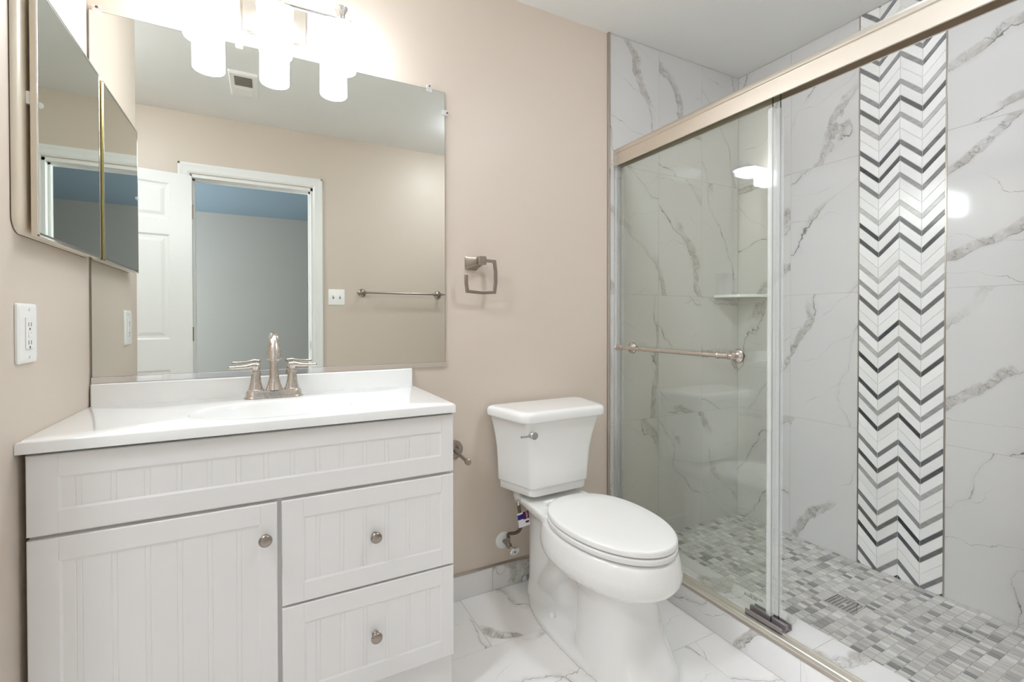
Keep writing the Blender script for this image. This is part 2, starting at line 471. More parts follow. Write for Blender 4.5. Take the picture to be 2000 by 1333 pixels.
for zc, n in ((.031, -1), (H-.002, 1)):
    bmesh.ops.bisect_plane(sub, geom=sub.verts[:]+sub.edges[:]+sub.faces[:], plane_co=(0, 0, zc), plane_no=(0, 0, n), clear_outer=True)
me_ = bpy.data.meshes.new('tmp'); sub.to_mesh(me_); sub.free(); b.from_mesh(me_); bpy.data.meshes.remove(me_)
for yy in (YA, YB):
    box(b, XW-.004, XW+.001, yy-.0025, yy+.0025, .03, H-.002, 2)
struct('trim_1', b, ['chev', 'grout_l', 'edge_trim'], 'vertical chevron stone accent strip on the shower wall', 'tile strip')
# curb
b = new(); lay = tile_layer(b); XI = 2.012; ZC = .108
box(b, XC+.002, XI, YS, -.0, 0, ZC-.001, 1)
cj = [-YS-.002, .911, .3053, .001][::-1]
tiles(b, lay, lambda u, v, h: (XC+.002-h, -u, v), cj, [.001, ZC-.004], mi=0, seed=5)
tiles(b, lay, lambda u, v, h: (v, -u, ZC-.001+h), cj, [XC+.006, XI], mi=0, seed=14)
prism(b, [(XC-.0012, ZC-.0095), (XC+.008, ZC-.0095), (XC+.008, ZC+.0005), (XC+.001, ZC+.0005), (XC-.0012, ZC-.001)], 1, YS, -.001, 2)
struct('shower_curb', b, ['marble_c', 'grout', 'edge_trim'], 'low marble tiled curb in front of the shower', 'curb')
# mosaic floor
b = new(); lay = tile_layer(b)
box(b, XI-.01, XW+.01, YS, .0, -.05, .0285, 1)
rd = random.Random(3); band = .0318; y = -.004; DX0, DX1, DY0, DY1 = 2.322, 2.421, -.813, -.708
while y > YS:
    ya, yb = y, max(y-band, YS); x = XI-.02-rd.random()*.02
    while x < XW:
        wdt = rd.choice([.0165, .0205, .0205, .0255, .0255, .031]); xa, xb = max(x, XI), min(x+wdt, XW-.002); x += wdt
        if xb-xa < .003: continue
        if xb > DX0-.004 and xa < DX1+.004 and ya > DY0-.004 and yb < DY1+.004:
            if xa < DX0-.006 and xb > DX0-.004: xb = DX0-.004
            elif xb > DX1+.006 and xa < DX1+.004: xa = DX1+.004
            else: continue
        s = rd.choice([.68, .74, .78, .82, .84, .86, .9, .95, 1.0, .46, .7, .88, .56, .8]); g = .0014
        c4 = (s, rd.uniform(.25, .9), rd.random()**2*.5, 1)
        lo = [b.verts.new((p, q, .0285)) for p, q in ((xa+g, ya-g), (xb-g, ya-g), (xb-g, yb+g), (xa+g, yb+g))]
        hi = [b.verts.new((v.co.x, v.co.y, .0305)) for v in lo]
        for f in [b.faces.new(hi)]+[b.faces.new((lo[i], lo[(i+1) % 4], hi[(i+1) % 4], hi[i])) for i in range(4)]:
            for lp in f.loops: lp[lay] = c4
    y -= band
struct('floor_shower', b, ['mosaic', 'grout_l'], 'grey stone mosaic shower floor', 'floor')

# doorway casing and jamb
b = new(); ca = YF+.0005
def casing(b, x0, x1, z0, z1, horiz):
    if not horiz:
        inner = x1 if x1 < .3 else x0; sgn = -1 if x1 < .3 else 1
        prof = [(inner, ca), (inner, ca+.006), (inner+sgn*.012, ca+.012), (inner+sgn*.035, ca+.013), (inner+sgn*.052, ca+.017), (inner+sgn*.062, ca+.017), (inner+sgn*.062, ca)]
        prism(b, prof, 2, z0, z1)
    else:
        prof = [(ca, z0), (ca+.006, z0), (ca+.012, z0+.012), (ca+.013, z0+.035), (ca+.017, z0+.052), (ca+.017, z0+.062), (ca, z0+.062)]
        prism(b, prof, 0, x0, x1)
casing(b, -.043, .019, 0, 2.1165, False); casing(b, .749, .811, 0, 2.1165, False); casing(b, -.043, .811, 2.0545, 2.1165, True)
box(b, .012, .030, YF-.11, YF, 0, 2.047); box(b, .734, .752, YF-.11, YF, 0, 2.047); box(b, .012, .752, YF-.11, YF, 2.029, 2.047)
box(b, .030, .042, YF-.075, YF-.04, 0, 2.03); box(b, .722, .734, YF-.075, YF-.04, 0, 2.03); box(b, .03, .734, YF-.075, YF-.04, 2.017, 2.03)
struct('trim_3', b, 'trim', 'white moulded casing around the doorway', 'door casing')
b = new(); box(b, .7325, .7345, YF-.035, YF-.012, .90, .955); lathe(b, (.7325, YF-.0235, .928), (-1, 0, 0), [(.008, 0), (.008, .0006)], 16)
tag(obj('strike_plate', b, 'nickel_d', loc=(.7335, YF-.0235, .928)), 'dark metal strike plate on the doorway jamb', 'strike plate')
# six panel door, opened back against the wall
dr = thing('door_1', 'white six panel door swung open against the wall', 'door', (.030, YF+.028, 0), rotz=math.radians(180-10.5)); dr['kind'] = 'structure'
b = new(); DW, DT = .70, .035
# local x runs from the hinge; local +y faces the wall after the swing, so the room sees -y... both faces get panels
px = [(.115, .305), (.395, .585)]; pz = [(.24, .80), (.99, 1.64), (1.735, 1.96)]
box(b, 0, DW, -.010, .010, .012, 2.028)
fr = [(0, DW, .012, pz[0][0]), (0, DW, pz[0][1], pz[1][0]), (0, DW, pz[1][1], pz[2][0]), (0, DW, pz[2][1], 2.028)]
for x0_, x1_, z0_, z1_ in fr: box(b, x0_, x1_, -DT/2, DT/2, z0_, z1_)
for z0_, z1_ in pz:
    for x0_, x1_ in ((0, px[0][0]), (px[0][1], px[1][0]), (px[1][1], DW)): box(b, x0_, x1_, -DT/2, DT/2, z0_, z1_)
    for x0_, x1_ in px:
        for s in (-1, 1):
            R = lambda i, yy: [(x0_+i, yy*s, z0_+i), (x1_-i, yy*s, z0_+i), (x1_-i, yy*s, z1_-i), (x0_+i, yy*s, z1_-i)]
            loft(b, [R(0, DT/2), R(.010, .0105), R(.024, .0105), R(.044, .0155)], caps=False)
            b.faces.new([b.verts.new(p) for p in R(.044, .0155)])
obj('door_slab', b, 'trim', dr, world=False)
b = new()
for z in (.25, 1.02, 1.80): cyl(b, (-.002, -.012, z-.045), (-.002, -.012, z+.045), .006)
obj('hinge', b, 'nickel_d', dr, world=False)
for s in (-1, 1):
    b = new(); lathe(b, (.64, s*DT/2, .93), (0, s, 0), [(.03, 0), (.03, .004), (.012, .008), (.012, .022), (.024, .030), (.027, .038), (.022, .046), (0, .048)], 24)
    obj('door_knob', b, 'nickel_d', dr, world=False, smooth=True)

# grey bedroom beyond the doorway
b = new(); box(b, -2.6, 3.2, -5.27, -5.17, 0, H); box(b, -2.7, -2.6, -5.27, YF-.11, 0, H); box(b, 3.2, 3.3, -5.27, YF-.11, 0, H)
box(b, -2.6, .012, YF-.13, YF-.111, 0, H); box(b, .752, 3.2, YF-.13, YF-.111, 0, H); box(b, .012, .752, YF-.13, YF-.111, 2.047, H)
struct('wall_bedroom', b, 'bedroom', 'grey walls of the dim room beyond the doorway', 'wall')
b = new(); box(b, -2.7, 3.3, -5.27, YF-.111, H, H+.05); struct('ceiling_bedroom', b, 'bedceil', 'bluish grey ceiling of the room beyond', 'ceiling')
b = new(); box(b, -2.7, 3.3, -5.27, YF-.111, -.05, -.001); struct('floor_bedroom', b, 'carpet', 'carpeted floor of the room beyond', 'floor')
b = new(); box(b, -2.599, -2.58, -4.4, -3.0, .9, 2.1, 1);  # unseen glowing window, added to light the bedroom
for q in ((-4.46, -4.4, .84, 2.16), (-3.0, -2.94, .84, 2.16), (-4.4, -3.0, .84, .9), (-4.4, -3.0, 2.1, 2.16), (-3.72, -3.68, .9, 2.1)): box(b, -2.599, -2.565, *q[:2], *q[2:], 0)
struct('added_window_1', b, ['trim', 'win_fill'], 'added unseen glowing window lighting the room beyond', 'window')

# ------------------------------------------------------------------ vanity cabinet
YV = -.455
van = thing('vanity_cabinet', 'white vanity cabinet with beadboard door and drawers', 'vanity', (.466, -.23, 0))
b = new()
X0, X1 = .0125, .9205
box(b, X0, X0+.016, -.437, -.002, .0, .838); box(b, X1-.016, X1, -.437, -.002, 0, .838)
box(b, X0+.016, X1-.016, -.012, -.002, 0, .838, 1)
box(b, X0+.016, X1-.016, -.43, -.012, .105, .12, 1)
for q in ((X0+.016, .05, .0, .838), (X1-.045, X1-.016, 0, .838), (.05, X1-.045, .80, .838), (.05, X1-.045, .65, .68), (.05, X1-.045, .0, .128), (.455, .482, .128, .65), (.482, X1-.045, .385, .41)):
    box(b, q[0], q[1], -.437, -.420, q[2], q[3])
obj('cabinet_box', b, ['cab', 'cabin'], van)
def front(name, x0, x1, z0, z1, parent, fw=.0497, rail=.0475, stain=False):
    """thermofoil front: stiles and rails around a recessed beadboard panel"""
    b = new(); y = YV; e = .0025; d = .0022
    def R(i, yy): return [(x0+i, yy, z0+i), (x1-i, yy, z0+i), (x1-i, yy, z1-i), (x0+i, yy, z1-i)]
    loft(b, [R(0, y+.018), R(0, y+e), R(.0008, y+.0008), R(e, y)], caps=False)
    xa, xb, za, zb = x0+fw, x1-fw+.012, z0+rail, z1-rail
    xb = x1-.0365
    def quad(u0, u1, w0, w1, yy=y): b.faces.new([b.verts.new(p) for p in ((u0, yy, w0), (u1, yy, w0), (u1, yy, w1), (u0, yy, w1))])
    g_ = .0011; zo0, zo1 = z0+e, z1-e
    quad(x0+e, xa-g_, zo0, zo1); quad(xb+g_, x1-e, zo0, zo1)
    quad(xa, xb, zo0, za); quad(xa, xb, zb, zo1)
    for c0, c1 in ((xa-g_, xa), (xb, xb+g_)):
        cm = (c0+c1)/2
        for w0, w1 in ((zo0, za), (zb, zo1)):
            for p0, q0, p1, q1 in ((c0, y, cm, y+.0007), (cm, y+.0007, c1, y)): b.faces.new([b.verts.new(p) for p in ((p0, q0, w0), (p1, q1, w0), (p1, q1, w1), (p0, q0, w1))])
        quad(c0, c1, za, zb)
    inner = [b.verts.new((p, y, q)) for p, q in ((xa, za), (xb, za), (xb, zb), (xa, zb))]
    ip = [b.verts.new((p, y+d, q)) for p, q in ((xa+.005, za+.005), (xb-.005, za+.005), (xb-.005, zb-.005), (xa+.005, zb-.005))]
    for i in range(4):
        j = (i+1) % 4; b.faces.new((inner[i], inner[j], ip[j], ip[i]))
    prof = [(xa+.005, y+d)]; xg = math.floor((xa-.0929)/.0579+1)*.0579+.0929
    gr = []
    while xg < xb-.012:
        for c in (xg-.0048, xg+.0048): gr += [(c-.0013, y+d), (c-.0003, y+d+.0008), (c+.0003, y+d+.0008), (c+.0013, y+d)]
        xg += .0579
    prof += [p for p in gr if xa+.008 < p[0] < xb-.008] + [(xb-.005, y+d)]
    lo = [b.verts.new((p, q, za+.005)) for p, q in prof]; hi = [b.verts.new((p, q, zb-.005)) for p, q in prof]
    for i in range(len(prof)-1): b.faces.new((lo[i], lo[i+1], hi[i+1], hi[i]))
    b.faces.new([b.verts.new(p) for p in R(0, y+.018)])
    return obj(name, b, 'cab', parent, smooth=True, angle=25)
def knob(x, z, parent):
    b = new(); lathe(b, (x, YV, z), (0, -1, 0), [(.0085, 0), (.0085, .0015), (.0055, .004), (.0048, .010), (.0062, .013), (.0128, .017), (.0150, .0205), (.0142, .0235), (.0095, .0262), (0, .0272)], 28)
    return obj('knob', b, 'nickel_d', parent, smooth=True, angle=60)
front('false_front', .0125, .9215, .6698, .8355, van)
d_ = front('door', .0125, .4635, .1335, .6618, van); knob(.4375, .580, d_)
d1 = front('drawer', .4732, .9215, .4000, .6615, van); knob(.6975, .531, d1)
d2 = front('drawer', .4732, .9215, .1335, .3945, van); knob(.6975, .264, d2)

# vanity top with moulded oval bowl
vt = thing('sink_counter', 'glossy white vanity top with moulded oval sink', 'countertop', (.466, -.23, .8415))
b = new(); N = 96; ZT, ZB = .8661, .8415; ox, oy, oa, ob = .466, -.2845, .204, .136
x0, x1, y0, y1 = .0008, .9246, -.4658, -.0205
def rectpt(t, i=0.):
    c, s = math.cos(t), math.sin(t)
    sx = ((x1-i-ox)/c if c > 1e-9 else (x0+i-ox)/c if c < -1e-9 else 1e9)
    sy = ((y1-i-oy)/s if s > 1e-9 else (y0+i-oy)/s if s < -1e-9 else 1e9)
    k = min(sx, sy); return (ox+c*k, oy+s*k)
angs = sorted([2*PI*i/N for i in range(N)]+[math.atan2(yy-oy, xx-ox) % (2*PI) for xx in (x0, x1) for yy in (y0, y1)])
rings = []
rings.append([rectpt(t)+(ZB,) for t in angs]); rings.append([rectpt(t)+(ZT-.004,) for t in angs])
rings.append([rectpt(t, .0012)+(ZT-.0012,) for t in angs]); rings.append([rectpt(t, .004)+(ZT,) for t in angs])
for s, dz in ((1.03, 0), (1.0, -.0008), (.975, -.004), (.95, -.012), (.9, -.030), (.8, -.062), (.64, -.095), (.42, -.115), (.2, -.122), (.1, -.1235)):
    rings.append([(ox+oa*s*math.cos(t), oy+ob*s*math.sin(t)*(1 if s > .9 else 1), ZT+dz) for t in angs])
loft(b, rings, caps=False)
o = obj('countertop', b, 'top', vt, smooth=True, angle=50)
b = new(); lathe(b, (ox, oy, ZT-.1240), (0, 0, 1), [(.0, -.01), (.022, -.01), (.022, .0015), (.018, .003), (0, .002)], 24); obj('sink_drain', b, 'nickel', vt, smooth=True)
b = new(); box(b, .0035, .9246, -.0205, -.0008, .8415, .9276); obj('backsplash', b, 'top', vt, bevel=.004, seg=3)

# faucet
fc = thing('faucet', 'brushed nickel two handle faucet on the vanity top', 'faucet', (.4645, -.085, ZT))
FX, FY = .4645, -.088
def stadium(a, c, z, seg=12):
    o = []
    for k in range(seg+1): q = -PI/2+PI*k/seg; o.append((FX+a+c*math.cos(q), FY+c*math.sin(q), z))
    for k in range(seg+1): q = PI/2+PI*k/seg; o.append((FX-a+c*math.cos(q), FY+c*math.sin(q), z))
    return o
b = new(); loft(b, [stadium(.056, .0275, ZT), stadium(.056, .0275, ZT+.003), stadium(.056, .0255, ZT+.006), stadium(.056, .0235, ZT+.0065), stadium(.056, .0215, ZT+.020), stadium(.056, .019, ZT+.0245)])
obj('base_plate', b, 'nickel', fc, smooth=True)
b = new(); lathe(b, (FX, FY, ZT+.0245), (0, 0, 1), [(.0245, 0), (.0235, .003), (.0185, .018), (.0145, .036), (.0122, .06), (.0112, .085), (.0108, .118)], 28, cap=False)
P = bez((FX, FY, ZT+.140), (FX, FY, ZT+.170), (FX, FY-.012, ZT+.189), (FX, FY-.038, ZT+.189), 12)+bez((FX, FY-.038, ZT+.189), (FX, FY-.062, ZT+.189), (FX, FY-.076, ZT+.170), (FX, FY-.080, ZT+.128), 12)[1:]
nn = len(P); tube(b, P, [0.0108+.0070*(max(0, i/(nn-1)-.35)/.65)**1.2 for i in range(nn)], 24)
tip = Vector(P[-1]); dd = (Vector(P[-1])-Vector(P[-2])).normalized()
lathe(b, tip-dd*.002, dd, [(.0178, 0), (.0225, .001), (.0225, .0052), (.014, .0062), (.013, .010), (0, .010)], 24)
obj('spout', b, 'nickel', fc, smooth=True)
for s in (-1, 1):
    hx = FX+s*.0508
    b = new(); lathe(b, (hx, FY, ZT+.0245), (0, 0, 1), [(.0225, 0), (.0225, .003), (.0205, .004), (.0155, .026), (.0128, .048), (.0122, .053), (.0138, .055), (.0138, .058), (.0095, .060), (.0088, .066), (.011, .071), (.0115, .076), (0, .079)], 28)
    h = obj('handle', b, 'nickel', fc, smooth=True)
    b = new(); zl = ZT+.0245+.0745
    tube(b, [(hx-s*.013, FY, zl), (hx-s*.008, FY, zl+.002), (hx+s*.006, FY-.001, zl+.003), (hx+s*.03, FY-.003, zl-.001), (hx+s*.058, FY-.005, zl-.0015), (hx+s*.070, FY-.006, zl-.001), (hx+s*.073, FY-.006, zl-.001)], [.003, .0072, .0085, .0062, .0052, .0056, .002], 16)
    obj('lever', b, 'nickel', h, smooth=True)

# ------------------------------------------------------------------ wall mirror
mr = thing('wall_mirror', 'large frameless mirror above the vanity', 'mirror', (.53, 0, .925))
b = new(); MX0, MX1, MZ0, MZ1 = .0045, 1.0585, .936, 1.9855
box(b, MX0, MX1, -.0062, -.0012, MZ0, MZ1, 1)
f = b.faces.new([b.verts.new(p) for p in ((MX0+.001, -.0064, MZ0), (MX1-.001, -.0064, MZ0), (MX1-.001, -.0064, MZ1-.001), (MX0+.001, -.0064, MZ1-.001))]); f.material_index = 0
obj('mirror_glass', b, ['mirror', 'mback'], mr)
b = new(); prism(b, [(-.0006, .9285), (-.0105, .9285), (-.0105, .9450), (-.0090, .9460), (-.0090, .9300), (-.0006, .9300)], 0, .004, 1.0630)
obj('bottom_channel', b, 'chrome', mr)
for (cx, cz, dx, dz) in ((.0235, 1.9855, 0, 1), (.372, 1.9855, 0, 1), (.996, 1.9855, 0, 1), (1.0585, 1.906, 1, 0)):
    b = new()
    if dz: box(b, cx-.010, cx+.010, -.0105, -.0068, cz-.012, cz+.004); box(b, cx-.010, cx+.010, -.0105, -.0008, cz+.001, cz+.013); cyl(b, (cx, -.0105, cz+.008), (cx, -.0125, cz+.008), .0035, 12, 1)
    else: box(b, cx-.012, cx+.003, -.0105, -.0068, cz-.010, cz+.010); box(b, cx+.001, cx+.013, -.0105, -.0008, cz-.010, cz+.010); cyl(b, (cx+.008, -.0105, cz), (cx+.008, -.0125, cz), .0035, 12, 1)
    obj('mirror_clip', b, ['clear', 'slot'], mr)

# ------------------------------------------------------------------ medicine cabinet on the left wall
mc = thing('medicine_cabinet', 'mirrored medicine cabinet with cream rim on the left wall', 'medicine cabinet', (0, -.235, 1.28))
ring = lambda i, xx, r: [(xx, p, q) for p, q in roundpoly([(-.469+i, 1.2815+i), (-.010-i, 1.2815+i), (-.010-i, 1.815-i), (-.469+i, 1.815-i)], r, 8)]
b = new(); loft(b, [ring(0, .0005, .034), ring(.0015, .005, .033), ring(.008, .010, .027), ring(.018, .0122, .018), ring(.03, .0125, .008)], caps=False)
b.faces.new([b.verts.new(p) for p in ring(.03, .0125, .008)])
obj('cabinet_rim', b, 'cream', mc, smooth=True, angle=50)
b = new(); loft(b, [ring(-.0008, .0004, .035), ring(-.0008, .0014, .035), ring(.0006, .0014, .034)], caps=False); obj('caulk_line', b, 'grime', mc)
DY0_, DY1_, DZ0_, DZ1_ = -.437, -.024, 1.280, 1.797
b = new(); box(b, .0195, .0295, DY0_, DY1_, DZ0_, DZ1_)
md = obj('mirror_door', b, 'cream', mc, bevel=.0008)
b = new()
f = b.faces.new([b.verts.new(p) for p in ((.0307, DY0_+.004, DZ0_+.004), (.0307, DY1_-.004, DZ0_+.004), (.0307, DY1_-.004, DZ1_-.004), (.0307, DY0_+.004, DZ1_-.004))])
box(b, .0297, .0305, DY0_+.003, DY1_-.003, DZ0_+.003, DZ1_-.003, 0)
obj('mirror_pane', b, 'mirror2', md)
b = new(); box(b, .0300, .0311, DY0_+.004, DY1_-.004, DZ0_+.004, DZ0_+.0085); box(b, .0300, .0311, DY0_+.004, DY1_-.004, DZ1_-.0066, DZ1_-.004); box(b, .0300, .0311, DY0_+.0042, DY0_+.0062, DZ0_+.004, DZ1_-.004); box(b, .0300, .0311, DY1_-.0062, DY1_-.0042, DZ0_+.004, DZ1_-.004)
obj('mirror_edge', b, 'mback', md)
b = new()
for q in ((DY0_, DY0_+.0045, DZ0_, DZ1_), (DY1_-.0045, DY1_, DZ0_, DZ1_), (DY0_, DY1_, DZ0_, DZ0_+.0045), (DY0_, DY1_, DZ1_-.0045, DZ1_)): box(b, .0285, .0318, *q)
obj('door_frame', b, 'chrome', md, bevel=.0008)
b = new(); box(b, .0125, .0275, DY1_, DY1_+.0012, DZ0_+.003, DZ1_-.003); cyl(b, (.0275, DY1_+.002, DZ0_+.003), (.0275, DY1_+.002, DZ1_-.003), .0028, 12); obj('piano_hinge', b, 'brass', mc)
b = new(); box(b, .0125, .0193, DY0_+.002, DY0_+.012, 1.548, 1.574); obj('magnet_catch', b, 'plastic', mc, bevel=.001)
b = new(); lathe(b, (.0308, DY0_+.012, 1.551), (1, 0, 0), [(.006, 0), (.006, .002), (.004, .005), (0, .006)], 16); obj('door_pull', b, 'clear', md, smooth=True)

# ------------------------------------------------------------------ vanity light
vl = thing('vanity_light', 'three shade brushed nickel light above the mirror', 'wall lamp', (.4735, -.02, 2.08))
b = new(); box(b, .374, .573, -.016, -.0005, 2.022, 2.152); obj('back_plate', b, 'nickel', vl, bevel=.005, seg=3)
b = new(); box(b, .382, .565, -.0195, -.0155, 2.030, 2.144); obj('plate_face', b, 'champ', vl, bevel=.002)
LY = -.104
b = new(); cyl(b, (.250, LY, 2.094), (.697, LY, 2.094), .0062, 16)
obj('crossbar', b, 'chrome', vl, smooth=True)
for x in (.425, .522):
    b = new(); cyl(b, (x, -.019, 2.094), (x, LY, 2.094), .006, 14); obj('arm', b, 'chrome', vl, smooth=True)
for x in (.2815, .4745, .6665):
    b = new(); lathe(b, (x, LY, 2.074), (0, 0, 1), [(.0125, 0), (.0125, .034), (.0215, .050), (.0225, .056), (.020, .057), (0, .056)], 28); so = obj('socket_cup', b, 'chrome', vl, smooth=True)
    b = new(); lathe(b, (x, LY, 1.926), (0, 0, 1), [(.041, 0), (.0445, .0015), (.046, .005), (.046, .138), (.0445, .1455), (.040, .149), (.012, .150)], 40, cap=True); sh_ = obj('glass_shade', b, 'shade', vl, smooth=True)
    b = new(); lathe(b, (x, LY, 1.9262), (0, 0, -1), [(.032, 0), (.030, .0025), (.020, .004), (0, .0048)], 32); obj('bulb', b, 'bulb', sh_, smooth=True)

# ------------------------------------------------------------------ outlet on the left wall
ol = thing('electrical_outlet', 'white outlet plate with two sockets on the left wall', 'outlet', (0, -.4125, 1.082))
b = new(); loft(b, [[(xx, p, q) for p, q in roundpoly([(-.4575+i, 1.0195+i), (-.3675-i, 1.0195+i), (-.3675-i, 1.1430-i), (-.4575+i, 1.1430-i)], .006)] for xx, i in ((.0005, 0), (.004, .0005), (.0062, .004), (.0066, .010))]); obj('wall_plate', b, 'plastic', ol, smooth=True)
b = new(); cy = -.4125; box(b, .0066, .0085, cy-.0165, cy+.0165, 1.048, 1.1145); obj('receptacle', b, 'plastic', ol, bevel=.001)
for zc in (1.0975, 1.060):
    b = new()
    for dy in (-.006, .006): box(b, .0084, .0088, cy+dy-.0011, cy+dy+.0011, zc-.002, zc+.0065)
    lathe(b, (.0084, cy, zc-.0075), (1, 0, 0), [(.0028, 0), (.0028, .0004)], 12)
    obj('socket_slots', b, 'slot', ol)
for zc in (1.0765, 1.0845):
    b = new(); box(b, .0084, .0096, cy-.008, cy+.008, zc-.0032, zc+.0032); obj('test_button', b, 'plastic', ol, bevel=.0006)
for zc in (1.032, 1.1305):
    b = new(); lathe(b, (.0066, cy, zc), (1, 0, 0), [(.0036, 0), (.0030, .0009), (0, .001)], 14); sx = obj('screw', b, 'plastic', ol)
    b = new(); box(b, .0076, .0079, cy-.0004, cy+.0004, zc-.003, zc+.003); obj('screw_slot', b, 'slot', sx)

# ------------------------------------------------------------------ towel ring
tr = thing('towel_ring', 'square brushed nickel towel ring between mirror and shower', 'towel ring', (1.19, 0, 1.33))
b = new(); sq = lambda c, hw, hh, y, r=.004: [(c[0]+p, y, c[1]+q) for p, q in roundpoly([(-hw, -hh), (hw, -hh), (hw, hh), (-hw, hh)], r, 3)]
cc = (1.168, 1.333)
loft(b, [sq(cc, .0255, .0265, -.0005), sq(cc, .0255, .0265, -.005), sq((1.174, 1.335), .021, .021, -.018), sq((1.186, 1.3385), .0165, .0165, -.040), sq((1.19, 1.339), .0165, .0165, -.046), sq((1.19, 1.339), .0165, .0165, -.066), sq((1.19, 1.339), .014, .014, -.068)])
obj('mount', b, 'nickel_d', tr, smooth=True, angle=25)
b = new(); ry = -.056
path = [(1.200, 1.3405), (1.2455, 1.3385), (1.2505, 1.300), (1.2510, 1.260), (1.2455, 1.2165), (1.19, 1.2130), (1.130, 1.2175), (1.1255, 1.250), (1.1255, 1.281)]
def ribbon(b, path, hw, ya, yb):
    L = []; Rr = []
    for i, p in enumerate(path):
        a = Vector(path[max(i-1, 0)]); c = Vector(path[min(i+1, len(path)-1)]); p = Vector(p)
        t0 = (p-a).normalized() if i else (c-p).normalized(); t1 = (c-p).normalized() if i < len(path)-1 else t0
        n = Vector((-(t0+t1).y, (t0+t1).x)).normalized(); k = hw/max(.5, n.dot(Vector((-t1.y, t1.x))))
        L.append(p+n*k); Rr.append(p-n*k)
    loft(b, [[(l.x, ya, l.y), (r.x, ya, r.y), (r.x, yb, r.y), (l.x, yb, l.y)] for l, r in zip(L, Rr)])
ribbon(b, path, .0060, ry-.005, ry+.005)
obj('ring', b, 'nickel_d', tr, bevel=.0008)

# ------------------------------------------------------------------ paper holder
tp = thing('toilet_paper_holder', 'empty brushed nickel paper post on wall beside the vanity', 'toilet paper holder', (1.0915, 0, .598))
b = new(); lathe(b, (1.0915, -.0005, .598), (0, -1, 0), [(.038, 0), (.038, .005), (.030, .009), (.020, .011), (.014, .020), (.0125, .026), (0, .027)], 32); obj('rosette', b, 'nickel_d', tp, smooth=True)
b = new(); A = Vector((1.0895, -.022, .598)); B_ = Vector((1.080, -.176, .599)); cyl(b, A, B_, .0068, 18); lathe(b, B_, B_-A, [(.008, -.002), (.0115, 0), (.0115, .010), (.009, .012), (0, .012)], 22); obj('post', b, 'nickel_d', tp, smooth=True)

# ------------------------------------------------------------------ toilet
tl = thing('toilet', 'white two piece elongated toilet with closed lid', 'toilet', (1.447, 0, 0), rotz=math.radians(1.6))
b = new()
# foot flange
loft(b, [egg(.150, -.42, .300, .345, 0, 2.4), egg(.150, -.42, .300, .345, .016, 2.4), egg(.146, -.42, .295, .340, .024, 2.4), egg(.134, -.42, .285, .328, .030, 2.4)])
# front pedestal, widening to the floor
loft(b, [egg(.140, -.56, .175, .150, .0, 2.8), egg(.136, -.558, .168, .145, .03, 2.8), egg(.126, -.55, .148, .135, .08, 2.7), egg(.118, -.54, .130, .130, .15, 2.6), egg(.115, -.535, .122, .130, .22, 2.5), egg(.125, -.52, .140, .140, .28, 2.3)])
# bowl
R_ = [(.20, .080, -.46, .17, .17, 2.1), (.245, .108, -.46, .20, .20, 2.1), (.268, .136, -.46, .236, .225, 2.1), (.281, .160, -.46, .266, .24, 2.1), (.294, .176, -.46, .285, .25, 2.1), (.312, .186, -.46, .297, .256, 2.1), (.335, .188, -.46, .300, .257, 2.1), (.360, .184, -.46, .296, .254, 2.1), (.380, .178, -.46, .290, .25, 2.1), (.389, .174, -.46, .286, .248, 2.1), (.392, .166, -.46, .278, .243, 2.1)]
loft(b, [egg(a, yc, bf, bb, z, n) for z, a, yc, bf, bb, n in R_])
# narrow web behind the pedestal
loft(b, [egg(.075, -.34, .20, .24, 0, 2.6), egg(.062, -.34, .20, .24, .05, 2.6), egg(.052, -.34, .20, .24, .15, 2.6), egg(.055, -.34, .20, .24, .32, 2.6)])
# deck under the tank
rr = lambda hw0, hw1, y0, y1, z: [(p, q, z) for p, q in roundpoly([(-hw0, y0), (-hw1, y1), (hw1, y1), (hw0, y0)], .03, 6)]
loft(b, [rr(.060, .080, -.05, -.34, .315), rr(.085, .120, -.045, -.34, .355), rr(.118, .150, -.04, -.34, .385), rr(.126, .152, -.04, -.34, .408), rr(.120, .146, -.046, -.335, .413)])
# trapway column at the back
loft(b, [egg(.092, -.140, .17, .08, 0, 2.4), egg(.090, -.140, .165, .08, .03, 2.4), egg(.078, -.128, .10, .07, .07, 2.2), egg(.074, -.125, .075, .07, .2, 2.2), egg(.074, -.125, .075, .07, .30, 2.2), egg(.060, -.125, .07, .065, .36, 2.2)])
# trapway bulge on the side
tube(b, bez((0, -.14, .06), (0, -.22, .10), (0, -.26, .18), (0, -.40, .24), 14), [.070, .074, .076, .076, .075, .073, .07, .068, .066, .066, .066, .066, .066, .066, .066], 20)
o = obj('bowl', b, 'ceramic', tl, world=False)
rm = o.modifiers.new('remesh', 'REMESH'); rm.mode = 'VOXEL'; rm.voxel_size = .005; rm.use_smooth_shade = True
sm = o.modifiers.new('smooth', 'SMOOTH'); sm.factor = .5; sm.iterations = 10
for s in (-1, 1):
    b = new(); lathe(b, (s*.098, -.300, .024), (0, 0, 1), [(.0135, 0), (.0135, .008), (.012, .016), (.007, .022), (0, .0235)], 20); obj('bolt_cap', b, 'seat', tl, smooth=True, world=False)
def tank_ring(wb, wf, yb, yf, z, r=(.018, .026, .026, .018), i=0.):
    pts = [(-wb+i, yb-i), (-wf+i, yf+i), (wf-i, yf+i), (wb-i, yb-i)]
    return [(p, q, z) for p, q in roundpoly(pts, list(r), 6)]
b = new()
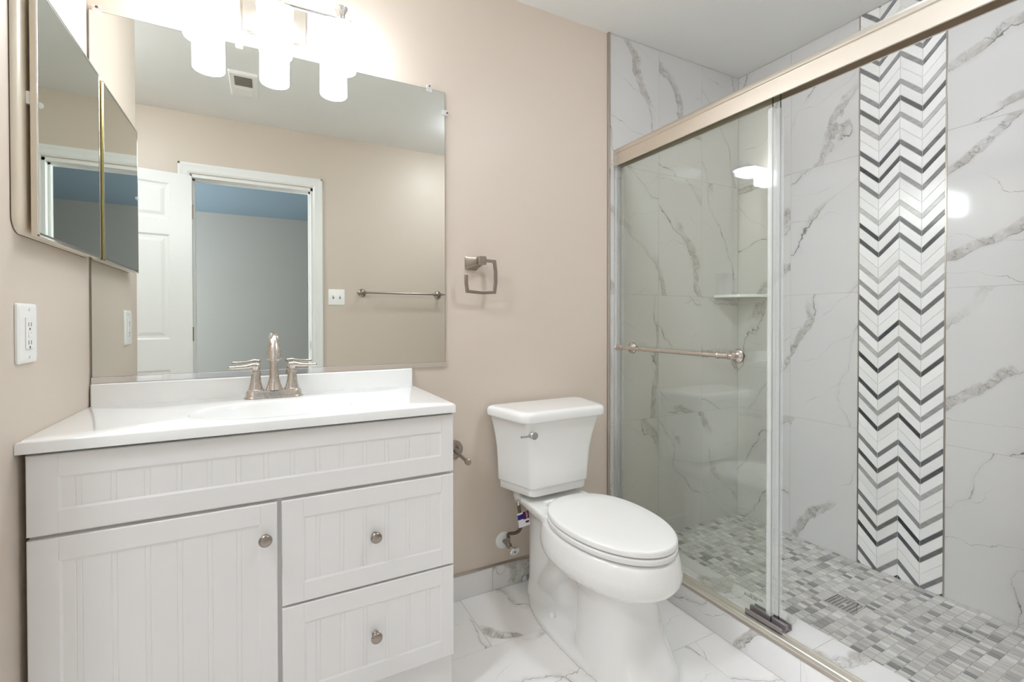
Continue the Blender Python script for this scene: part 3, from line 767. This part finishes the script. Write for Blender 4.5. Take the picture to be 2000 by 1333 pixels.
loft(b, [tank_ring(.176, .122, -.032, -.206, .4345), tank_ring(.182, .128, -.03, -.211, .440), tank_ring(.182, .128, -.03, -.212, .466), tank_ring(.187, .133, -.028, -.217, .469), tank_ring(.188, .134, -.027, -.218, .474),
         tank_ring(.190, .137, -.027, -.221, .54), tank_ring(.194, .142, -.027, -.225, .60), tank_ring(.201, .151, -.027, -.231, .65), tank_ring(.209, .161, -.026, -.239, .69), tank_ring(.219, .173, -.025, -.248, .7265)])
obj('tank', b, 'ceramic', tl, smooth=True, angle=50, world=False)
b = new()
T = lambda z, i: tank_ring(.236, .193, -.014, -.266, z, (.03, .045, .045, .03), i)
loft(b, [T(.7285, .010), T(.7290, .004), T(.733, .0008), T(.7375, 0), T(.752, 0), T(.760, .002), T(.7655, .0065), T(.768, .014), T(.7685, .03)])
obj('tank_lid', b, 'ceramic', tl, smooth=True, angle=50, world=False)
b = new(); lathe(b, (-.148, -.242, .6845), (0, -1, 0), [(.0145, 0), (.0145, .020), (.0135, .0215), (0, .022)], 28); box(b, -.200, -.148, -.258, -.250, .6815, .6875)
obj('flush_lever', b, 'chrome', tl, smooth=True, world=False)
def seat_ring(g, z):
    a = egg(.172-g, -.478, .270-g, .225-g, z, 2.02); c = egg(.172-g, -.478, .270-g, .225-g, z, 2.3)
    return [p if p[1] < -.478 else q for p, q in zip(a, c)]
def flatback(r, yb): return [(x, min(y, yb), z) for x, y, z in r]
b = new(); loft(b, [flatback(seat_ring(.012, .3965), -.266), flatback(seat_ring(.0015, .3985), -.258), flatback(seat_ring(0, .401), -.258), flatback(seat_ring(0, .4125), -.258), flatback(seat_ring(.003, .4155), -.260), flatback(seat_ring(.010, .4165), -.264)])
obj('seat', b, 'seat', tl, smooth=True, world=False)
b = new(); loft(b, [flatback(seat_ring(.012, .4205), -.262), flatback(seat_ring(.002, .4210), -.256), flatback(seat_ring(.0006, .4225), -.256), flatback(seat_ring(.0006, .4335), -.256), flatback(seat_ring(.0025, .4375), -.257), flatback(seat_ring(.0065, .4400), -.260), flatback(seat_ring(.013, .4412), -.266), flatback(seat_ring(.06, .4424), -.30)])
obj('seat_lid', b, 'seat', tl, smooth=True, angle=40, world=False)
for s in (-1, 1):
    b = new(); cyl(b, (s*.075-.02, -.246, .421), (s*.075+.02, -.246, .421), .010, 18); cyl(b, (s*.075, -.246, .398), (s*.075, -.246, .421), .010, 14); obj('seat_hinge', b, 'seat', tl, smooth=True, world=False)

# water supply valve and hose
sv = thing('shutoff_valve', 'chrome water valve with braided hose left of the toilet', 'water valve', (1.31, 0, .193))
b = new(); lathe(b, (1.310, -.0005, .1930), (0, -1, 0), [(.0345, 0), (.034, .003), (.027, .007), (.012, .0095), (0, .0095)], 32); obj('escutcheon', b, 'trim', sv, smooth=True)
b = new(); cyl(b, (1.310, -.008, .193), (1.310, -.048, .193), .008, 16); lathe(b, (1.310, -.040, .193), (0, -1, 0), [(.0105, 0), (.0115, .004), (.0115, .018), (.008, .022), (.006, .030)], 18); cyl(b, (1.310, -.050, .193), (1.309, -.050, .214), .0075, 16); lathe(b, (1.309, -.050, .214), (0, 0, 1), [(.0095, 0), (.0095, .010), (.0065, .014)], 6)
obj('valve_body', b, 'nickel_d', sv, smooth=True, angle=25)
b = new(); hv = Vector((1.310, -.070, .193)); ha = Vector((.18, -.9, -.32)).normalized(); cyl(b, hv, hv+ha*.022, .0045, 12)
d, u, v = frame_of(ha); hc = hv+ha*.024
rg = lambda s, h: [hc+d*h+u*(.0245*s*math.cos(2*PI*i/40))+v*(.0175*s*math.sin(2*PI*i/40)) for i in range(40)]
loft(b, [rg(.8, -.004), rg(1, -.002), rg(1, .003), rg(.85, .0055), rg(.5, .0045), rg(.3, .005)])
hd = obj('valve_handle', b, 'chrome', sv, smooth=True)
b = new(); lathe(b, hc+d*.005, d, [(.0042, 0), (.004, .0012), (0, .0014)], 14); obj('handle_screw', b, 'slot', hd)
b = new(); hp = bez((1.309, -.050, .226), (1.296, -.052, .262), (1.345, -.090, .225), (1.336, -.110, .300), 16)+bez((1.336, -.110, .300), (1.332, -.118, .330), (1.322, -.120, .345), (1.318, -.120, .385), 10)[1:]
tube(b, hp, .0068, 14); obj('hose', b, 'hose', sv, smooth=True)
b = new(); lathe(b, (1.3175, -.120, .380), (0, 0, 1), [(.0085, 0), (.0085, .014), (.0095, .018)], 18); obj('hose_ferrule', b, 'nickel', sv, smooth=True)
b = new(); lathe(b, (1.3175, -.120, .398), (0, 0, 1), [(.016, 0), (.017, .004), (.017, .020), (.012, .026), (.012, .0345)], 10); obj('coupling_nut', b, 'clear', sv)
# paper tag wrapped round the hose
TO = Vector((1.3225, -.1285, .3185)); TU = Vector((.93, -.12, .16)).normalized(); TV = Vector((.13, -.05, -1)).normalized()
def tagbox(b, u0, u1, v0, v1, h0, h1):
    n = TU.cross(TV).normalized()
    if n.y > 0: n = -n
    c = [TO+TU*u+TV*v_ for u, v_ in ((u0, v0), (u1, v0), (u1, v1), (u0, v1))]
    loft(b, [[p+n*h0 for p in c], [p+n*h1 for p in c]])
TO = TO + TV*(-.031)+TU*(-.010)
b = new(); tagbox(b, 0, .0475, .0, .0565, 0, .0006); tg = obj('care_tag', b, 'tag_white', sv)
for nm, m_, q in (('blue_panel', 'tag_blue', (0, .026, .006, .026)), ('red_panel', 'tag_red', (.023, .0475, 0, .0295)), ('yellow_stripe', 'tag_yellow', (0, .013, .004, .0075))):
    b = new(); tagbox(b, *q, .0004, .0010); obj(nm, b, m_, tg)
def text(name, s, size, mtx, m_, parent, depth=.0003):
    cu = bpy.data.curves.new(name, 'FONT'); cu.body = s; cu.size = size; cu.align_x = 'CENTER'; cu.align_y = 'CENTER'; cu.extrude = depth
    cu.materials.append(M[m_]); o = bpy.data.objects.new(name, cu); COL.objects.link(o)
    dg = bpy.context.evaluated_depsgraph_get(); me = bpy.data.meshes.new_from_object(o.evaluated_get(dg), depsgraph=dg)
    bpy.data.objects.remove(o); me.name = name
    if not me.materials: me.materials.append(M[m_])
    o = bpy.data.objects.new(name, me); COL.objects.link(o)
    o.parent = parent; o.matrix_local = mtx; return o
n_ = TU.cross(TV).normalized(); n_ = -n_ if n_.y > 0 else n_
def tagm(u, v_, xd, yd):
    xd = xd.normalized(); zd = n_; yd = zd.cross(xd).normalized(); mm = Matrix((xd, yd, zd)).transposed().to_4x4(); mm.translation = TO+TU*u+TV*v_+n_*.0013; return mm
text('tag_lettering', 'TOILET', .0085, tagm(.039, .0150, -TV, TU), 'tag_white', tg)
b = new(); e_ = [TO+TU*(.0375+.0085*math.cos(2*PI*i/32))+TV*(.041+.0042*math.sin(2*PI*i/32)) for i in range(32)]
loft(b, [[p+n_*.0004 for p in e_], [p+n_*.0010 for p in e_]]); obj('oval_mark', b, 'tag_black', tg)

# ------------------------------------------------------------------ shower enclosure
se = thing('shower_door_frame', 'champagne metal header and track of the sliding shower door', 'shower frame', (1.91, -.76, ZC))
b = new()
hp_ = [(1.884, 1.822), (1.884, 1.8735), (1.8855, 1.8765), (1.8825, 1.880), (1.8825, 1.890), (1.8850, 1.8955), (1.8865, 1.8955), (1.8870, 1.8965), (1.8890, 1.9000), (1.9300, 1.9000), (1.936, 1.895), (1.936, 1.822), (1.930, 1.822), (1.930, 1.862), (1.890, 1.862), (1.890, 1.822)]
prism(b, hp_, 1, -.0105, YS+.001); obj('header', b, 'champ', se, smooth=True, angle=25)
b = new()
prism(b, [(1.8400, ZC+.0002), (1.8890, ZC+.0002), (1.8890, ZC+.0060), (1.8860, ZC+.0060), (1.8845, ZC+.0030), (1.8640, ZC+.0030), (1.8620, ZC+.0055), (1.8580, ZC+.0055), (1.8560, ZC+.0030), (1.8430, ZC+.0020)], 1, -.0105, YS+.001)
obj('bottom_track', b, 'track', se)
b = new()
for x0_, x1_, dep in ((1.888, 1.9335, .004), (1.888, 1.893, .018), (1.9045, 1.909, .014), (1.9285, 1.9335, .018)): box(b, x0_, x1_, -.0100-dep, -.0100, ZC+.006, 1.822)
obj('wall_jamb', b, 'seal', se)
b = new(); zg = ZC+.0005
box(b, 1.878, 1.934, -.828, -.700, zg, zg+.006)
for x0_, x1_, hh in ((1.878, 1.8835, .019), (1.9025, 1.915, .023), (1.9285, 1.934, .020)): box(b, x0_, x1_, -.828, -.700, zg, zg+hh)
obj('bottom_guide', b, 'guide', se, bevel=.0015)
b = new(); 
for z0_ in (1.77,): box(b, 1.892, 1.930, -.024, -.0105, z0_, z0_+.035)
obj('bumper', b, 'clear', se, bevel=.003)

def panel(name, xg, yedge, label, handle):
    t = thing(name, label, 'shower door', (xg, -.40, ZC+.012))
    b = new(); vs = box(b, xg-.003, xg+.003, yedge, -.0295, ZC+.012, 1.852)
    b.faces.ensure_lookup_table()
    for f in b.faces:
        n = f.normal; f.normal_update()
        if abs(f.normal.x) < .5 and f.calc_center_median().y < yedge+.001: f.material_index = 1
    obj('glass_pane', b, ['glass', 'glass_edge'], t)
    return t
p1 = panel('shower_door_panel', 1.8955, -.7815, 'outer clear glass sliding shower panel with towel bar', True)
p2 = panel('shower_door_panel', 1.9225, -.7905, 'inner clear glass sliding shower panel behind the towel bar panel', False)
for t, xg, ye in ((p1, 1.8955, -.7815), (p2, 1.9225, -.7905)):
    b = new(); box(b, xg+.0032, xg+.0055, ye-.0005, ye+.020, ZC+.034, 1.792); box(b, xg-.0055, xg-.0032, ye-.0005, ye+.012, ZC+.034, 1.792)
    box(b, xg-.0055, xg+.0055, ye-.0035, ye-.0005, ZC+.034, 1.792); box(b, xg+.0055, xg+.0120, ye-.0035, ye-.0010, ZC+.034, 1.792)
    obj('edge_seal', b, 'seal', t)
# towel bar handle through the outer pane
b = new(); bx_, bz = 1.8650, .981
cyl(b, (bx_, -.088, bz), (bx_, -.628, bz), .0085, 20)
for y0_, y1_ in ((-.062, -.090), (-.600, -.640)): cyl(b, (bx_, y0_, bz), (bx_, y1_, bz), .0105, 20)
for y_ in (-.090, -.600): lathe(b, (bx_, y_, bz), (0, 1, 0), [(.0122, -.003), (.0130, 0), (.0122, .003)], 20)
for y_ in (-.058, -.642): lathe(b, (bx_, y_, bz), (0, 1 if y_ > -.1 else -1, 0), [(.0105, -.003), (.0128, 0), (.0128, .004), (.009, .006), (0, .006)], 20)
hb = obj('towel_bar', b, 'nickel', p1, smooth=True, angle=30)
for y_ in (-.132, -.660):
    b = new(); xx = 1.8922
    lathe(b, (xx, y_, bz), (-1, 0, 0), [(.0235, .002), (.0245, .004), (.0230, .0075), (.0165, .012), (.0120, .018), (.0105, .027), (.010, .033), (0, .034)], 28)
    cyl(b, (xx-.026, y_, bz), (bx_, -.110 if y_ > -.3 else -.636, bz), .0085, 16)
    mt_ = obj('bar_mount', b, 'nickel', hb, smooth=True)
    b = new(); lathe(b, (xx+.0003, y_, bz), (-1, 0, 0), [(.0235, -.0003), (.0250, .0012), (.0250, .0024), (.02, .003)], 28); obj('gasket', b, 'rubber', hb, smooth=True)
    b = new(); lathe(b, (1.8988, y_, bz), (1, 0, 0), [(.0085, 0), (.0060, .002), (.0060, .009), (.0085, .011), (.0098, .013), (.0098, .0185), (0, .0190)], 20); obj('inside_nut', b, 'nickel_d', hb, smooth=True)
# maker's mark etched at the bottom of each pane
for t, xg, yy, zz in ((p1, 1.8955, -.7035, .1660), (p2, 1.9225, -.7060, .1560)):
    mm = Matrix(((0, 0, -1), (-1, 0, 0), (0, 1, 0))).to_4x4(); mm.translation = Vector((xg-.0033, yy-.008, zz)) - Vector(t['_off'])
    text('etched_mark', 'KOHLER', .0125, mm, 'etch', t, .00005)
# corner shelf
b = new(); zs = 1.2385; rad = .194; xa, ya = XW-.0005, -.0105
arc = [(xa, ya)]+[(xa-rad*math.cos(q), ya-rad*math.sin(q)) for q in [PI/2*k/20 for k in range(21)]]
prism(b, arc, 2, zs-.0145, zs)
tag(obj('corner_shelf', b, 'top', loc=(xa, ya, zs-.0145), bevel=.002), 'white quarter round shelf in the shower corner', 'shelf')
# drain
dn = thing('shower_drain', 'square steel drain grate in the mosaic shower floor', 'drain', (2.3715, -.7605, .029))
b = new()
for q in ((DX0, DX1, DY0, DY0+.004), (DX0, DX1, DY1-.004, DY1), (DX0, DX0+.004, DY0+.004, DY1-.004), (DX1-.004, DX1, DY0+.004, DY1-.004)): box(b, *q, .028, .0318)
obj('drain_frame', b, 'chrome', dn)
b = new(); box(b, DX0+.004, DX1-.004, DY0+.004, DY1-.004, .0286, .0290, 1); n = 10
for i in range(n+1):
    x = DX0+.008+(DX1-DX0-.016)*i/n; box(b, x-.0021, x+.0021, DY0+.006, DY1-.006, .0292, .0312, 0)
for i in range(8):
    y = DY0+.008+(DY1-DY0-.016)*i/7; box(b, DX0+.006, DX1-.006, y-.0017, y+.0017, .0292, .0309, 0)
box(b, 2.363, 2.380, -.769, -.752, .0292, .0313, 0)
obj('drain_grate', b, ['chrome', 'dark'], dn)

# ------------------------------------------------------------------ things the mirror shows
ef = thing('exhaust_fan', 'white ceiling exhaust fan cover with beige grille', 'exhaust fan', (.344, -1.335, H))
b = new(); x0_, x1_, y0_, y1_ = .272, .414, -1.486, -1.184
loft(b, [[(p, q, zz) for p, q in roundpoly([(x0_+i, y0_+i), (x1_-i, y0_+i), (x1_-i, y1_-i), (x0_+i, y1_-i)], .006)] for zz, i in ((H-.0005, 0), (H-.010, .002), (H-.016, .008))]); obj('cover', b, 'plastic', ef, smooth=True, angle=30)
b = new(); box(b, .300, .386, -1.326, -1.218, H-.0175, H-.0158, 1)
for k in range(11): y = -1.321+k*.0098; box(b, .300, .386, y-.0018, y+.0018, H-.0195, H-.0174, 0)
obj('grille', b, ['grille', 'slot'], ef)
b = new(); box(b, .302, .388, -1.456, -1.362, H-.0185, H-.0158); obj('lens', b, 'plastic', ef, bevel=.002)
lw = thing('light_switch', 'white double switch plate beside the doorway', 'light switch', (.9065, YF, 1.275))
b = new(); loft(b, [[(p, yy, q) for p, q in roundpoly([(.849+i, 1.217+i), (.964-i, 1.217+i), (.964-i, 1.333-i), (.849+i, 1.333-i)], .005)] for yy, i in ((YF+.0005, 0), (YF+.004, .001), (YF+.006, .005))]); obj('switch_plate', b, 'plastic', lw, smooth=True)
for x in (.8835, .9295):
    b = new(); box(b, x-.005, x+.005, YF+.006, YF+.0066, 1.263, 1.287, 1); prism(b, [(YF+.006, 1.270), (YF+.006, 1.281), (YF+.018, 1.286), (YF+.018, 1.279)], 0, x-.0038, x+.0038, 0); obj('toggle', b, ['plastic', 'slot'], lw)
tb = thing('towel_rail', 'brushed nickel towel bar on the wall beside the light switch', 'towel bar', (1.38, YF, 1.31))
b = new(); cyl(b, (1.06, YF+.062, 1.31), (1.70, YF+.062, 1.31), .0075, 18)
for s, x in ((-1, 1.06), (1, 1.70)): lathe(b, (x, YF+.062, 1.31), (s, 0, 0), [(.0085, -.012), (.0095, -.004), (.0085, 0), (.006, .004), (.0075, .010), (.002, .020), (0, .021)], 18)
obj('bar', b, 'nickel_d', tb, smooth=True)
for x in (1.085, 1.675):
    b = new(); lathe(b, (x, YF+.0005, 1.31), (0, 1, 0), [(.0290, 0), (.0300, .004), (.025, .010), (.013, .016), (.010, .030), (.0115, .048), (.012, .066), (0, .070)], 28); obj('bar_post', b, 'nickel_d', tb, smooth=True)
# flush ceiling lights added out of view to fill the room with light
for lx, ly, lab in ((-.42, -.98, 'added unseen fill light on the ceiling over the door niche'), (1.76, -1.28, 'added unseen fill light on the ceiling in front of the shower')):
    cl = thing('added_fill_light', lab, 'added fill light', (lx, ly, H), 'added fill lights')
    b = new(); lathe(b, (lx, ly, H-.0005), (0, 0, -1), [(.135, 0), (.135, .02), (.128, .024)], 40); obj('rim', b, 'nickel', cl, smooth=True)
    b = new(); lathe(b, (lx, ly, H-.024), (0, 0, -1), [(.126, 0), (.12, .018), (.09, .036), (.045, .046), (0, .048)], 40); obj('diffuser', b, 'lamp' if lx < 0 else 'fill_lamp2', cl, smooth=True)

for o in list(bpy.data.objects):
    if '_off' in o: del o['_off']
